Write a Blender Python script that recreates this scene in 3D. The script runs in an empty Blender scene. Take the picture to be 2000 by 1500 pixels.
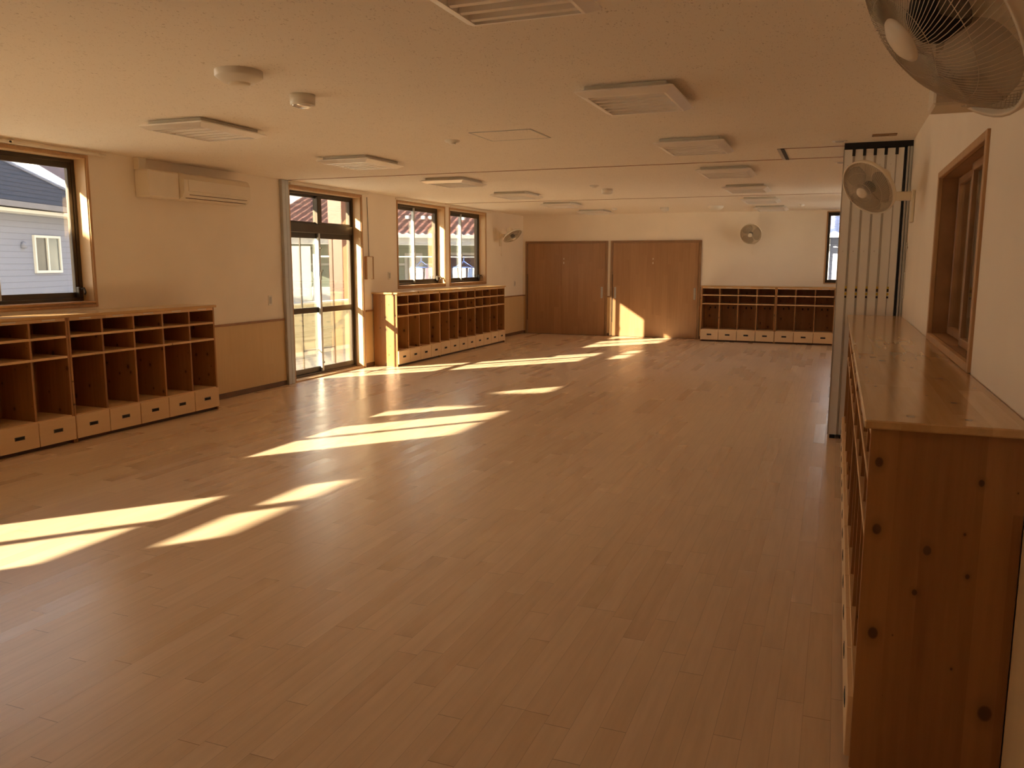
import bpy, math, random
from mathutils import Vector, Matrix
random.seed(7)
scene = bpy.context.scene
COL = scene.collection

# ------------------------------------------------------------------ camera, sky, sun, exposure
F_PX, PITCH, YAW, ROLL = 1600.95, 0.1468278, 0.3755554, 0.0019529
cp, sp, cy, sy = math.cos(PITCH), math.sin(PITCH), math.cos(YAW), math.sin(YAW)
fw = Vector((-sy*cp, cy*cp, -sp)); rt = Vector((cy, sy, 0)); up = rt.cross(fw)
r2 = math.cos(ROLL)*rt + math.sin(ROLL)*up; u2 = -math.sin(ROLL)*rt + math.cos(ROLL)*up
cam_d = bpy.data.cameras.new('camera'); cam = bpy.data.objects.new('camera', cam_d); COL.objects.link(cam)
cam_d.sensor_fit = 'HORIZONTAL'; cam_d.sensor_width = 36.0; cam_d.lens = F_PX/2000*36.0
cam_d.clip_start = 0.05; cam_d.clip_end = 300
M = Matrix((r2, u2, -fw)).transposed().to_4x4(); M.translation = Vector((0, 0, 1.54)); cam.matrix_world = M
scene.camera = cam

vs = scene.view_settings
vs.view_transform = 'Standard'; vs.look = 'None'; vs.gamma = 1; vs.use_curve_mapping = False
vs.exposure = 0.22
scene.cycles.max_bounces = 14; scene.cycles.diffuse_bounces = 12; scene.cycles.glossy_bounces = 4
scene.cycles.transparent_max_bounces = 16; scene.cycles.sample_clamp_indirect = 20.0

world = bpy.data.worlds.new('sky'); scene.world = world; world.use_nodes = True
nt = world.node_tree; nt.nodes.clear()
wo = nt.nodes.new('ShaderNodeOutputWorld'); bg = nt.nodes.new('ShaderNodeBackground')
tc = nt.nodes.new('ShaderNodeTexCoord'); sx = nt.nodes.new('ShaderNodeSeparateXYZ'); cr = nt.nodes.new('ShaderNodeValToRGB')
nt.links.new(tc.outputs['Generated'], sx.inputs[0]); nt.links.new(sx.outputs['Z'], cr.inputs[0])
cr.color_ramp.elements[0].position = 0.0; cr.color_ramp.elements[0].color = (1.0, 0.86, 0.68, 1)
cr.color_ramp.elements[1].position = 0.55; cr.color_ramp.elements[1].color = (0.62, 0.70, 0.85, 1)
e = cr.color_ramp.elements.new(0.22); e.color = (0.90, 0.86, 0.80, 1)
nt.links.new(cr.outputs[0], bg.inputs[0]); bg.inputs[1].default_value = 2.8
nt.links.new(bg.outputs[0], wo.inputs[0])

SUN_DIR = Vector((1.55, 1.90, -1.0)).normalized()
sd = bpy.data.lights.new('sun', 'SUN'); so = bpy.data.objects.new('sun', sd); COL.objects.link(so)
sd.energy = 58.0; sd.color = (1.0, 0.83, 0.56); sd.angle = math.radians(0.6)
so.rotation_euler = SUN_DIR.to_track_quat('-Z', 'Y').to_euler(); so.location = (-20, -20, 15)

# daylight portals in the openings of the left wall (sampling helpers for the sky, they emit nothing)
def portal(y0, y1, z0, z1):
    l = bpy.data.lights.new('window_portal', 'AREA'); l.shape = 'RECTANGLE'; l.size = z1-z0; l.size_y = y1-y0
    l.cycles.is_portal = True
    o = bpy.data.objects.new('window_portal', l); COL.objects.link(o)
    o.location = (-6.72, (y0+y1)/2, (z0+z1)/2); o.rotation_euler = (0, math.radians(-90), 0)
for a in ((-.77, .90, 0, 2.47), (2.22, 3.87, 1.15, 2.48), (4.08, 5.73, 1.15, 2.48), (8.73, 10.40, 0, 2.47), (11.46, 13.12, 1.15, 2.48), (13.33, 14.93, 1.15, 2.48)):
    portal(*a)
for y_ in (12.72, 15.22):
    l = bpy.data.lights.new('window_portal', 'AREA'); l.shape = 'RECTANGLE'; l.size = 1.33; l.size_y = 1.65; l.cycles.is_portal = True
    o = bpy.data.objects.new('window_portal', l); COL.objects.link(o); o.location = (.80, y_, 1.815); o.rotation_euler = (0, math.radians(90), 0)

# ------------------------------------------------------------------ materials
def new_mat(name):
    m = bpy.data.materials.new(name); m.use_nodes = True; n = m.node_tree
    for x in list(n.nodes): n.nodes.remove(x)
    out = n.nodes.new('ShaderNodeOutputMaterial'); b = n.nodes.new('ShaderNodeBsdfPrincipled')
    n.links.new(b.outputs[0], out.inputs[0]); return m, n, b
def c4(c): return (c[0], c[1], c[2], 1)
def N(n, t, **k):
    x = n.nodes.new(t)
    for a, v in k.items(): setattr(x, a, v)
    return x
def math_n(n, op, a, b=None, c=None):
    x = N(n, 'ShaderNodeMath', operation=op)
    for i, v in enumerate((a, b, c)):
        if v is None: continue
        if isinstance(v, (int, float)): x.inputs[i].default_value = v
        else: n.links.new(v, x.inputs[i])
    return x.outputs[0]
def mix_c(n, fac, a, b, mode='MIX'):
    x = N(n, 'ShaderNodeMix', data_type='RGBA', blend_type=mode)
    for i, v in ((0, fac), (6, a), (7, b)):
        if isinstance(v, (int, float)): x.inputs[i].default_value = v
        elif isinstance(v, tuple): x.inputs[i].default_value = c4(v)
        else: n.links.new(v, x.inputs[i])
    return x.outputs[2]
def coords(n, scale=(1, 1, 1), kind='Object'):
    t = N(n, 'ShaderNodeTexCoord'); m = N(n, 'ShaderNodeMapping'); m.inputs['Scale'].default_value = scale
    n.links.new(t.outputs[kind], m.inputs[0]); return m.outputs[0]
def noise(n, vec, scale, detail=3, rough=.5):
    x = N(n, 'ShaderNodeTexNoise'); x.inputs['Scale'].default_value = scale; x.inputs['Detail'].default_value = detail
    x.inputs['Roughness'].default_value = rough; n.links.new(vec, x.inputs['Vector']); return x.outputs['Fac']
def ramp(n, fac, *stops):
    x = N(n, 'ShaderNodeValToRGB'); el = x.color_ramp.elements
    el[0].position, el[0].color = stops[0][0], c4(stops[0][1]); el[1].position, el[1].color = stops[-1][0], c4(stops[-1][1])
    for p, c in stops[1:-1]: q = el.new(p); q.color = c4(c)
    n.links.new(fac, x.inputs[0]); return x.outputs[0]
def bump(n, b, h, strength=.3, dist=.01):
    x = N(n, 'ShaderNodeBump'); x.inputs['Strength'].default_value = strength; x.inputs['Distance'].default_value = dist
    n.links.new(h, x.inputs['Height']); n.links.new(x.outputs[0], b.inputs['Normal'])

def plain(name, col, rough=.5, metal=0., var=.06, nscale=6., spec=.5):
    m, n, b = new_mat(name)
    f = noise(n, coords(n), nscale, 3)
    lo = tuple(max(0, x*(1-var)) for x in col); hi = tuple(min(1, x*(1+var)) for x in col)
    n.links.new(ramp(n, f, (.3, lo), (.7, hi)), b.inputs['Base Color'])
    b.inputs['Roughness'].default_value = rough; b.inputs['Metallic'].default_value = metal
    b.inputs['Specular IOR Level'].default_value = spec
    return m

def wood(name, light, dark, strip_axis, grain_axis, strip=.09, knots=.0, rough=.4, grain=.5, knot_scale=5.0, seg=.9):
    """laminated boards: strips across strip_axis, grain along grain_axis (object space)"""
    m, n, b = new_mat(name)
    v = coords(n); s = N(n, 'ShaderNodeSeparateXYZ'); n.links.new(v, s.inputs[0])
    t = s.outputs[strip_axis]; g = s.outputs[grain_axis]
    row = math_n(n, 'FLOOR', math_n(n, 'DIVIDE', t, strip))
    wn = N(n, 'ShaderNodeTexWhiteNoise', noise_dimensions='1D'); n.links.new(row, wn.inputs['W'])
    seg_ = math_n(n, 'FLOOR', math_n(n, 'ADD', math_n(n, 'MULTIPLY', g, seg), math_n(n, 'MULTIPLY', wn.outputs['Value'], 7.0)))
    wn2 = N(n, 'ShaderNodeTexWhiteNoise', noise_dimensions='3D'); cb = N(n, 'ShaderNodeCombineXYZ'); oi = N(n, 'ShaderNodeObjectInfo')
    n.links.new(row, cb.inputs[0]); n.links.new(seg_, cb.inputs[1]); n.links.new(oi.outputs['Random'], cb.inputs[2]); n.links.new(cb.outputs[0], wn2.inputs['Vector'])
    sc = [26., 26., 26.]; sc[grain_axis] = 1.6
    mp = N(n, 'ShaderNodeMapping'); mp.inputs['Scale'].default_value = sc
    off = N(n, 'ShaderNodeVectorMath', operation='ADD'); n.links.new(v, off.inputs[0])
    cb2 = N(n, 'ShaderNodeCombineXYZ')
    n.links.new(math_n(n, 'MULTIPLY', wn2.outputs['Value'], 9.), cb2.inputs[grain_axis]); n.links.new(cb2.outputs[0], off.inputs[1])
    n.links.new(off.outputs[0], mp.inputs[0])
    fine = noise(n, mp.outputs[0], 1.0, 5, .62)
    f = math_n(n, 'ADD', math_n(n, 'MULTIPLY', fine, grain), math_n(n, 'MULTIPLY', wn2.outputs['Value'], 1-grain))
    col = ramp(n, f, (.22, dark), (.75, light))
    if knots > 0:
        kv = N(n, 'ShaderNodeCombineXYZ'); ro = math_n(n, 'MULTIPLY', oi.outputs['Random'], 31.)
        n.links.new(math_n(n, 'ADD', t, ro), kv.inputs[0]); n.links.new(math_n(n, 'ADD', math_n(n, 'MULTIPLY', g, .75), ro), kv.inputs[1])
        vo = N(n, 'ShaderNodeTexVoronoi', voronoi_dimensions='2D'); vo.inputs['Scale'].default_value = knot_scale; vo.inputs['Randomness'].default_value = 1
        n.links.new(kv.outputs[0], vo.inputs['Vector'])
        sz = N(n, 'ShaderNodeSeparateColor'); n.links.new(vo.outputs['Color'], sz.inputs[0])
        rad = math_n(n, 'MULTIPLY', math_n(n, 'POWER', sz.outputs[0], 1.7), knots)
        d = math_n(n, 'DIVIDE', vo.outputs['Distance'], math_n(n, 'ADD', rad, .004))
        k = ramp(n, d, (.0, (1, 1, 1)), (.72, (.95, .95, .95)), (1.0, (0, 0, 0)))
        col = mix_c(n, k, col, tuple(x*.08 for x in dark))
        ring = ramp(n, math_n(n, 'MULTIPLY', d, .4), (.3, (.45, .45, .45)), (1.0, (0, 0, 0)))
        col = mix_c(n, ring, col, tuple(x*.7 for x in dark))
    n.links.new(col, b.inputs['Base Color'])
    b.inputs['Roughness'].default_value = rough
    bump(n, b, fine, .03, .001)
    return m

def floor_mat():
    m, n, b = new_mat('birch_planks'); W, L = .09, .91
    v = coords(n); s = N(n, 'ShaderNodeSeparateXYZ'); n.links.new(v, s.inputs[0])
    X = math_n(n, 'DIVIDE', math_n(n, 'ADD', s.outputs[0], .03), W)
    row = math_n(n, 'FLOOR', X); fx = math_n(n, 'FRACT', X)
    wn = N(n, 'ShaderNodeTexWhiteNoise', noise_dimensions='1D'); n.links.new(row, wn.inputs['W'])
    Y = math_n(n, 'ADD', math_n(n, 'DIVIDE', s.outputs[1], L), math_n(n, 'MULTIPLY', wn.outputs['Value'], 5.))
    seg = math_n(n, 'FLOOR', Y); fy = math_n(n, 'FRACT', Y)
    cb = N(n, 'ShaderNodeCombineXYZ'); n.links.new(row, cb.inputs[0]); n.links.new(seg, cb.inputs[1])
    wn2 = N(n, 'ShaderNodeTexWhiteNoise', noise_dimensions='2D'); n.links.new(cb.outputs[0], wn2.inputs['Vector'])
    wn3 = N(n, 'ShaderNodeTexWhiteNoise', noise_dimensions='3D')
    cb3 = N(n, 'ShaderNodeCombineXYZ'); n.links.new(row, cb3.inputs[0]); n.links.new(seg, cb3.inputs[1]); cb3.inputs[2].default_value = 3.7
    n.links.new(cb3.outputs[0], wn3.inputs['Vector'])
    mp = N(n, 'ShaderNodeMapping'); mp.inputs['Scale'].default_value = (34, 2.2, 1)
    ad = N(n, 'ShaderNodeVectorMath', operation='ADD'); n.links.new(v, ad.inputs[0])
    cb2 = N(n, 'ShaderNodeCombineXYZ'); n.links.new(math_n(n, 'MULTIPLY', wn2.outputs['Value'], 11.), cb2.inputs[1]); n.links.new(cb2.outputs[0], ad.inputs[1])
    n.links.new(ad.outputs[0], mp.inputs[0]); g = noise(n, mp.outputs[0], 1, 5, .6)
    tone = ramp(n, wn2.outputs['Value'], (0., (.655, .49, .34)), (.06, (.675, .505, .355)), (.6, (.70, .53, .385)), (1., (.735, .57, .42)))
    col = mix_c(n, math_n(n, 'MULTIPLY', wn3.outputs['Value'], .35), tone, (.72, .56, .38))
    grain = ramp(n, g, (.25, (.88, .865, .84)), (.6, (1, 1, 1)))
    col = mix_c(n, 1.0, col, grain, 'MULTIPLY')
    ex = math_n(n, 'MINIMUM', fx, math_n(n, 'SUBTRACT', 1., fx)); ey = math_n(n, 'MINIMUM', fy, math_n(n, 'SUBTRACT', 1., fy))
    sx_ = math_n(n, 'LESS_THAN', ex, .0105); sy_ = math_n(n, 'LESS_THAN', ey, .0018)
    seam = math_n(n, 'MAXIMUM', math_n(n, 'MULTIPLY', sx_, .5), math_n(n, 'MULTIPLY', sy_, .8))
    col = mix_c(n, math_n(n, 'MULTIPLY', seam, .7), col, (.16, .10, .06))
    n.links.new(col, b.inputs['Base Color'])
    rr = math_n(n, 'ADD', math_n(n, 'MULTIPLY', wn2.outputs['Value'], .06), .26)
    n.links.new(rr, b.inputs['Roughness']); b.inputs['Specular IOR Level'].default_value = .5
    hh = math_n(n, 'SUBTRACT', math_n(n, 'MULTIPLY', g, .25), seam)
    bump(n, b, hh, .12, .002)
    return m

def ceiling_mat():
    m, n, b = new_mat('fissured_ceiling_board')
    v = coords(n, (1, 1, 1))
    base = noise(n, v, 1.2, 2)
    # short worm-like flecks
    w1 = N(n, 'ShaderNodeTexNoise'); w1.inputs['Scale'].default_value = 22; w1.inputs['Detail'].default_value = 1; n.links.new(v, w1.inputs['Vector'])
    mx = N(n, 'ShaderNodeVectorMath', operation='MULTIPLY_ADD'); n.links.new(w1.outputs['Color'], mx.inputs[0])
    mx.inputs[1].default_value = (.03, .03, 0); n.links.new(v, mx.inputs[2])
    mp = N(n, 'ShaderNodeMapping'); mp.inputs['Scale'].default_value = (150, 62, 1); mp.inputs['Rotation'].default_value = (0, 0, .5)
    n.links.new(mx.outputs[0], mp.inputs[0])
    f = noise(n, mp.outputs[0], 1, 1, .4)
    dens = noise(n, v, 9, 2)
    fl = ramp(n, math_n(n, 'ADD', f, math_n(n, 'MULTIPLY', dens, .22)), (.79, (0, 0, 0)), (.84, (1, 1, 1)))
    col = mix_c(n, base, (.86, .79, .69), (.90, .83, .73))
    col = mix_c(n, math_n(n, 'MULTIPLY', fl, .55), col, (.36, .28, .20))
    n.links.new(col, b.inputs['Base Color']); b.inputs['Roughness'].default_value = .9
    bump(n, b, math_n(n, 'MULTIPLY', fl, -1.), .4, .003)
    return m

def siding_mat(name, col, pitch=.18, joint=.06):
    m, n, b = new_mat(name)
    v = coords(n); s = N(n, 'ShaderNodeSeparateXYZ'); n.links.new(v, s.inputs[0])
    f = math_n(n, 'FRACT', math_n(n, 'DIVIDE', s.outputs[2], pitch))
    l = math_n(n, 'LESS_THAN', f, joint)
    nn = noise(n, v, 5)
    c = mix_c(n, nn, tuple(x*.95 for x in col), col)
    c = mix_c(n, math_n(n, 'MULTIPLY', l, .45), c, tuple(x*.4 for x in col))
    n.links.new(c, b.inputs['Base Color']); b.inputs['Roughness'].default_value = .7
    bump(n, b, math_n(n, 'MULTIPLY', l, -1.), .5, .01)
    return m

def slate_mat():
    m, n, b = new_mat('grey_roof_slates')
    v = coords(n); s = N(n, 'ShaderNodeSeparateXYZ'); n.links.new(v, s.inputs[0])
    f = math_n(n, 'FRACT', math_n(n, 'DIVIDE', s.outputs[2], .105))
    l = math_n(n, 'LESS_THAN', f, .2)
    c = mix_c(n, noise(n, v, 7), (.030, .031, .040), (.042, .043, .055))
    c = mix_c(n, math_n(n, 'MULTIPLY', l, .6), c, (.006, .006, .008))
    n.links.new(c, b.inputs['Base Color']); b.inputs['Roughness'].default_value = .85; b.inputs['Specular IOR Level'].default_value = .15
    return m

def glass_mat(name='window_glass', tint=(.97, .98, .97), milk=0.0):
    m = bpy.data.materials.new(name); m.use_nodes = True; n = m.node_tree
    for x in list(n.nodes): n.nodes.remove(x)
    out = N(n, 'ShaderNodeOutputMaterial'); tr = N(n, 'ShaderNodeBsdfTransparent'); tr.inputs[0].default_value = c4(tint)
    gl = N(n, 'ShaderNodeBsdfGlossy'); gl.inputs['Roughness'].default_value = .02
    fr = N(n, 'ShaderNodeFresnel'); fr.inputs[0].default_value = 1.45
    mx = N(n, 'ShaderNodeMixShader'); n.links.new(math_n(n, 'MULTIPLY', fr.outputs[0], .6), mx.inputs[0]); n.links.new(tr.outputs[0], mx.inputs[1]); n.links.new(gl.outputs[0], mx.inputs[2])
    last = mx.outputs[0]
    if milk:
        df = N(n, 'ShaderNodeBsdfDiffuse'); df.inputs[0].default_value = (.85, .85, .85, 1)
        m2 = N(n, 'ShaderNodeMixShader'); m2.inputs[0].default_value = milk
        n.links.new(last, m2.inputs[1]); n.links.new(df.outputs[0], m2.inputs[2]); last = m2.outputs[0]
    n.links.new(last, out.inputs[0]); return m

PINE_L, PINE_D = (.44, .215, .075), (.28, .12, .036)
MT = dict(
    wall=plain('cream_wallpaper', (.90, .82, .70), .85, var=.02, nscale=2.5),
    ceiling=ceiling_mat(), floor=floor_mat(),
    wains=wood('wainscot_veneer', (.72, .52, .27), (.65, .45, .22), 1, 2, .30, 0, .45, .7),
    wains_b=wood('wainscot_veneer_back', (.72, .52, .27), (.65, .45, .22), 0, 2, .30, 0, .45, .7),
    cap=plain('brown_trim_wood', (.33, .17, .075), .4, var=.15, nscale=9),
    base=plain('dark_brown_baseboard', (.16, .085, .045), .45, var=.12),
    casing=wood('window_casing_wood', (.55, .33, .16), (.42, .23, .10), 1, 2, .05, 0, .4, .8),
    lining=wood('window_lining_wood', (.72, .50, .28), (.62, .40, .20), 1, 2, .2, 0, .4, .8),
    pine_side=wood('knotty_pine_upright', PINE_L, PINE_D, 1, 2, .075, .14, .38, .7, 7., seg=.2),
    pine_back=wood('knotty_pine_back', PINE_L, PINE_D, 0, 2, .075, .13, .42, .7, 7., seg=.2),
    pine_top=wood('laminated_pine_top', (.64, .42, .20), (.48, .29, .12), 1, 0, .075, .09, .16, .7, 6.),
    pine_shelf=wood('pine_shelf_board', (.78, .54, .30), (.64, .40, .19), 1, 0, .09, .03, .42, .6, 4.),
    drawer=wood('drawer_front_wood', (.82, .60, .36), (.76, .53, .30), 2, 0, .3, 0, .4, .8),
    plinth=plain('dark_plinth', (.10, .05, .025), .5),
    pull_metal=plain('dark_pull_metal', (.12, .10, .09), .35, .8),
    pull_hole_shade=plain('pull_recess_shade', (.012, .009, .007), .8),
    hook=plain('dark_hook_metal', (.05, .045, .04), .4, .8),
    plate=plain('clear_name_strip', (.80, .74, .66), .25),
    bronze=plain('bronze_aluminium', (.075, .055, .038), .35, .4, var=.1),
    silver=plain('silver_aluminium', (.52, .52, .50), .4, .5, var=.05),
    part_face=plain('partition_panel_face', (.86, .85, .82), .42, .05, var=.05, nscale=2),
    part_edge=plain('partition_edge_trim', (.50, .47, .43), .35, .3),
    black=plain('black_seal_rubber', (.012, .012, .014), .7),
    white=plain('white_plastic', (.80, .76, .68), .35, var=.02),
    cream=plain('cream_plastic', (.82, .74, .60), .35, var=.02),
    fan=plain('fan_white_plastic', (.80, .72, .58), .35, var=.02),
    wire=plain('fan_guard_wire', (.62, .54, .42), .35, .1),
    reflector=plain('white_reflector', (.95, .93, .90), .3, .45, var=.02, spec=.8),
    door=wood('brown_door_veneer', (.42, .235, .115), (.33, .175, .08), 0, 2, .11, 0, .38, .72),
    door_frame=plain('brown_door_frame', (.28, .155, .07), .4, var=.12),
    steel=plain('brushed_steel', (.55, .53, .50), .3, .9),
    yellow=plain('yellow_mark', (.55, .38, .04), .5),
    glass=glass_mat(), glass_film=glass_mat('filmed_glass', (.93, .93, .90), .10),
    siding=siding_mat('blue_grey_siding', (.172, .188, .255), .115, .10),
    siding_green=siding_mat('pale_green_siding', (.25, .29, .24), .24, .05),
    siding_cream=siding_mat('cream_parapet_siding', (.34, .31, .22), .15, .06),
    slate=slate_mat(), slate_eave=plain('dark_gutter', (.12, .12, .14), .5),
    tile_red=plain('red_clay_tile', (.105, .045, .042), .6, var=.15, nscale=1),
    tile_blue=plain('blue_clay_tile', (.03, .04, .09), .35, var=.3, nscale=4),
    red_board=siding_mat('dark_red_slates', (.09, .04, .038), .12, .25),
    post=plain('red_oxide_post', (.105, .030, .018), .5, var=.1),
    out_white=plain('white_painted_board', (.5, .5, .48), .5, var=.03),
    deck=plain('grey_balcony_floor', (.40, .39, .36), .8, var=.1),
    ground=plain('pale_ground', (.38, .35, .30), .9, var=.2, nscale=.5),
    concrete=plain('grey_concrete', (.45, .44, .42), .9, var=.1),
    corridor=plain('corridor_wall', (.55, .43, .30), .8),
    cloth_blue=plain('blue_cloth', (.25, .38, .72), .8), cloth_white=plain('white_cloth', (.88, .88, .88), .8),
    cloth_dark=plain('dark_cloth', (.06, .05, .07), .8), cloth_orange=plain('orange_cloth', (.75, .36, .18), .8), cloth_pink=plain('mauve_cloth', (.62, .50, .62), .8),
    blue_plastic=plain('blue_plastic', (.07, .14, .42), .4),
    pane_dark=plain('dim_window_pane', (.05, .05, .05), .2), pane_grey=plain('grey_window_pane', (.10, .115, .115), .2),
    bright=plain('clear_lens', (.9, .9, .9), .08, .6),
)
def blade_mat():
    m, n, b = new_mat('smoky_fan_blade'); b.inputs['Base Color'].default_value = (.30, .22, .17, 1); b.inputs['Roughness'].default_value = .25
    f = noise(n, coords(n), 5); n.links.new(ramp(n, f, (0, (.42, .34, .26)), (1, (.50, .41, .32))), b.inputs['Base Color'])
    b.inputs['Alpha'].default_value = .22; return m
MT['blade'] = blade_mat()

# ------------------------------------------------------------------ mesh builder
class MB:
    def __init__(s): s.v = []; s.f = []; s.m = []; s.sm = []
    def add(s, vs_, fs, mi=0, smooth=False):
        o = len(s.v); s.v += [tuple(x) for x in vs_]
        for f in fs: s.f.append([i+o for i in f]); s.m.append(mi); s.sm.append(smooth)
        return s
    def box(s, x0, y0, z0, x1, y1, z1, mi=0, bev=0):
        if x1 < x0: x0, x1 = x1, x0
        if y1 < y0: y0, y1 = y1, y0
        if z1 < z0: z0, z1 = z1, z0
        if bev <= 0:
            return s.add([(x0,y0,z0),(x1,y0,z0),(x1,y1,z0),(x0,y1,z0),(x0,y0,z1),(x1,y0,z1),(x1,y1,z1),(x0,y1,z1)],
                         [(0,3,2,1),(4,5,6,7),(0,1,5,4),(1,2,6,5),(2,3,7,6),(3,0,4,7)], mi)
        b = min(bev, (x1-x0)/2.01, (y1-y0)/2.01, (z1-z0)/2.01)
        P = []; idx = {}
        for i, X in enumerate((x0, x1)):
            for j, Y in enumerate((y0, y1)):
                for k, Z in enumerate((z0, z1)):
                    sx_, sy_, sz_ = (1-2*i)*b, (1-2*j)*b, (1-2*k)*b
                    for a, q in enumerate(((X, Y+sy_, Z+sz_), (X+sx_, Y, Z+sz_), (X+sx_, Y+sy_, Z))):
                        idx[(i, j, k, a)] = len(P); P.append(q)
        F = []
        for i in (0, 1):
            F.append([idx[(i,0,0,0)], idx[(i,1,0,0)], idx[(i,1,1,0)], idx[(i,0,1,0)]][::(1 if i else -1)])
            F.append([idx[(0,i,0,1)], idx[(1,i,0,1)], idx[(1,i,1,1)], idx[(0,i,1,1)]][::(-1 if i else 1)])
            F.append([idx[(0,0,i,2)], idx[(1,0,i,2)], idx[(1,1,i,2)], idx[(0,1,i,2)]][::(1 if i else -1)])
        for i in (0, 1):
            for j in (0, 1):
                q = [idx[(i,j,0,0)], idx[(i,j,1,0)], idx[(i,j,1,1)], idx[(i,j,0,1)]]; F.append(q if (i+j) % 2 else q[::-1])
                q = [idx[(i,0,j,0)], idx[(i,1,j,0)], idx[(i,1,j,2)], idx[(i,0,j,2)]]; F.append(q[::-1] if (i+j) % 2 else q)
                q = [idx[(0,i,j,1)], idx[(1,i,j,1)], idx[(1,i,j,2)], idx[(0,i,j,2)]]; F.append(q if (i+j) % 2 else q[::-1])
                for k in (0, 1):
                    q = [idx[(i,j,k,0)], idx[(i,j,k,1)], idx[(i,j,k,2)]]; F.append(q[::-1] if (i+j+k) % 2 else q)
        return s.add(P, F, mi)
    def prism(s, prof, axis, a0, a1, mi=0, smooth=False):
        """closed 2-D profile (list of 2-tuples in the other two axes) extruded along axis"""
        n = len(prof); P = []
        for a in (a0, a1):
            for p in prof:
                q = list(p); q.insert(axis, a); P.append(tuple(q))
        F = [list(range(n))[::-1], list(range(n, 2*n))] + [(i, (i+1) % n, n+(i+1) % n, n+i) for i in range(n)]
        s.add(P, F[:2], mi); o = len(s.v)-2*n
        for f in F[2:]: s.f.append([i+o for i in f]); s.m.append(mi); s.sm.append(smooth)
        return s
    def tube(s, pts, r, k=6, mi=0, caps=True, closed=False):
        pts = [Vector(p) for p in pts]; n = len(pts); o = len(s.v); rs = r if isinstance(r, (list, tuple)) else [r]*n
        ref = None
        for i, p in enumerate(pts):
            if closed: d = pts[(i+1) % n]-pts[i-1]
            else: d = pts[min(i+1, n-1)]-pts[max(i-1, 0)]
            d.normalize()
            if ref is None: ref = d.orthogonal().normalized()
            ref = (ref-d*ref.dot(d))
            if ref.length < 1e-6: ref = d.orthogonal()
            ref.normalize(); b = d.cross(ref)
            for j in range(k):
                a = 2*math.pi*j/k; s.v.append(tuple(p+rs[i]*(math.cos(a)*ref+math.sin(a)*b)))
        for i in range(n if closed else n-1):
            for j in range(k):
                a, b2 = o+i*k, o+((i+1) % n)*k
                s.f.append([a+j, a+(j+1) % k, b2+(j+1) % k, b2+j]); s.m.append(mi); s.sm.append(True)
        if caps and not closed:
            s.f.append([o+j for j in range(k)][::-1]); s.m.append(mi); s.sm.append(False)
            s.f.append([o+(n-1)*k+j for j in range(k)]); s.m.append(mi); s.sm.append(False)
        return s
    def lathe(s, prof, seg=28, mi=0, center=(0, 0, 0), smooth=True):
        """prof: list of (r, z)"""
        o = len(s.v); n = len(prof); cx, cy_, cz = center
        for r, z in prof:
            for j in range(seg):
                a = 2*math.pi*j/seg; s.v.append((cx+r*math.cos(a), cy_+r*math.sin(a), cz+z))
        for i in range(n-1):
            for j in range(seg):
                s.f.append([o+i*seg+j, o+i*seg+(j+1) % seg, o+(i+1)*seg+(j+1) % seg, o+(i+1)*seg+j]); s.m.append(mi); s.sm.append(smooth)
        for i in (0, n-1):
            if prof[i][0] > 1e-4: s.f.append([o+i*seg+j for j in range(seg)]); s.m.append(mi); s.sm.append(False)
        return s
    def mesh(s, name):
        me = bpy.data.meshes.new(name); me.from_pydata(s.v, [], s.f)
        me.polygons.foreach_set('material_index', s.m); me.polygons.foreach_set('use_smooth', s.sm)
        me.update(); return me
def build(name, mb, mats, parent=None, label=None, kind=None, loc=None, rot=None):
    me = mb.mesh(name)
    for m in (mats if isinstance(mats, (list, tuple)) else [mats]): me.materials.append(m)
    o = bpy.data.objects.new(name, me); COL.objects.link(o)
    if parent: o.parent = parent
    if loc: o.location = loc
    if rot: o.rotation_euler = rot
    if label: o['label'] = label
    if kind: o['kind'] = kind
    return o
def B(*a, **k): return MB().box(*a, **k)
def thing(name, label, cat, loc=(0, 0, 0), rot=(0, 0, 0), group=None):
    o = bpy.data.objects.new(name, None); COL.objects.link(o); o.location = loc; o.rotation_euler = rot
    o.empty_display_size = .1
    tag(o, label, cat, group); return o
def tag(o, label, cat, group=None):
    o['label'] = label; o['category'] = cat
    if group: o['group'] = group
    return o
def st(name, loc=(0, 0, 0), rot=(0, 0, 0)):
    o = bpy.data.objects.new(name, None); COL.objects.link(o); o.location = loc; o.rotation_euler = rot; o['kind'] = 'structure'; return o
def struct(name, mb, m, label=None): 
    return build(name, mb, m, kind='structure', label=label)
def copy_tree(o, parent=None):
    c = o.copy(); COL.objects.link(c); c.parent = parent
    for ch in list(o.children): copy_tree(ch, c)
    return c

# ------------------------------------------------------------------ room shell
XL, XR, YB, YF, HC = -6.45, .52, 17.0, -4.5, 2.55
WT = .21
def holed(mb, y0, y1, z0, z1, holes, boxer):
    ys = sorted({y0, y1, *[h[0] for h in holes], *[h[1] for h in holes]}); 
    for a, b in zip(ys[:-1], ys[1:]):
        hs = sorted((h[2], h[3]) for h in holes if h[0] <= a+1e-6 and h[1] >= b-1e-6)
        z = z0
        for p, q in hs:
            if p > z+1e-6: boxer(a, b, z, p)
            z = q
        if z < z1-1e-6: boxer(a, b, z, z1)
WZ0, WZ1 = 1.15, 2.48
LHOLES = [(-.77, .90, -.05, 2.47), (2.22, 3.87, WZ0, WZ1), (4.08, 5.73, WZ0, WZ1), (8.73, 10.40, -.05, 2.47), (11.46, 13.12, WZ0, WZ1), (13.33, 14.93, WZ0, WZ1)]
w = MB(); holed(w, YF-.1, YB+.2, -.1, HC+.1, LHOLES, lambda a, b, p, q: w.box(XL-WT, a, p, XL, b, q)); struct('wall_left', w, MT['wall'])
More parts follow.
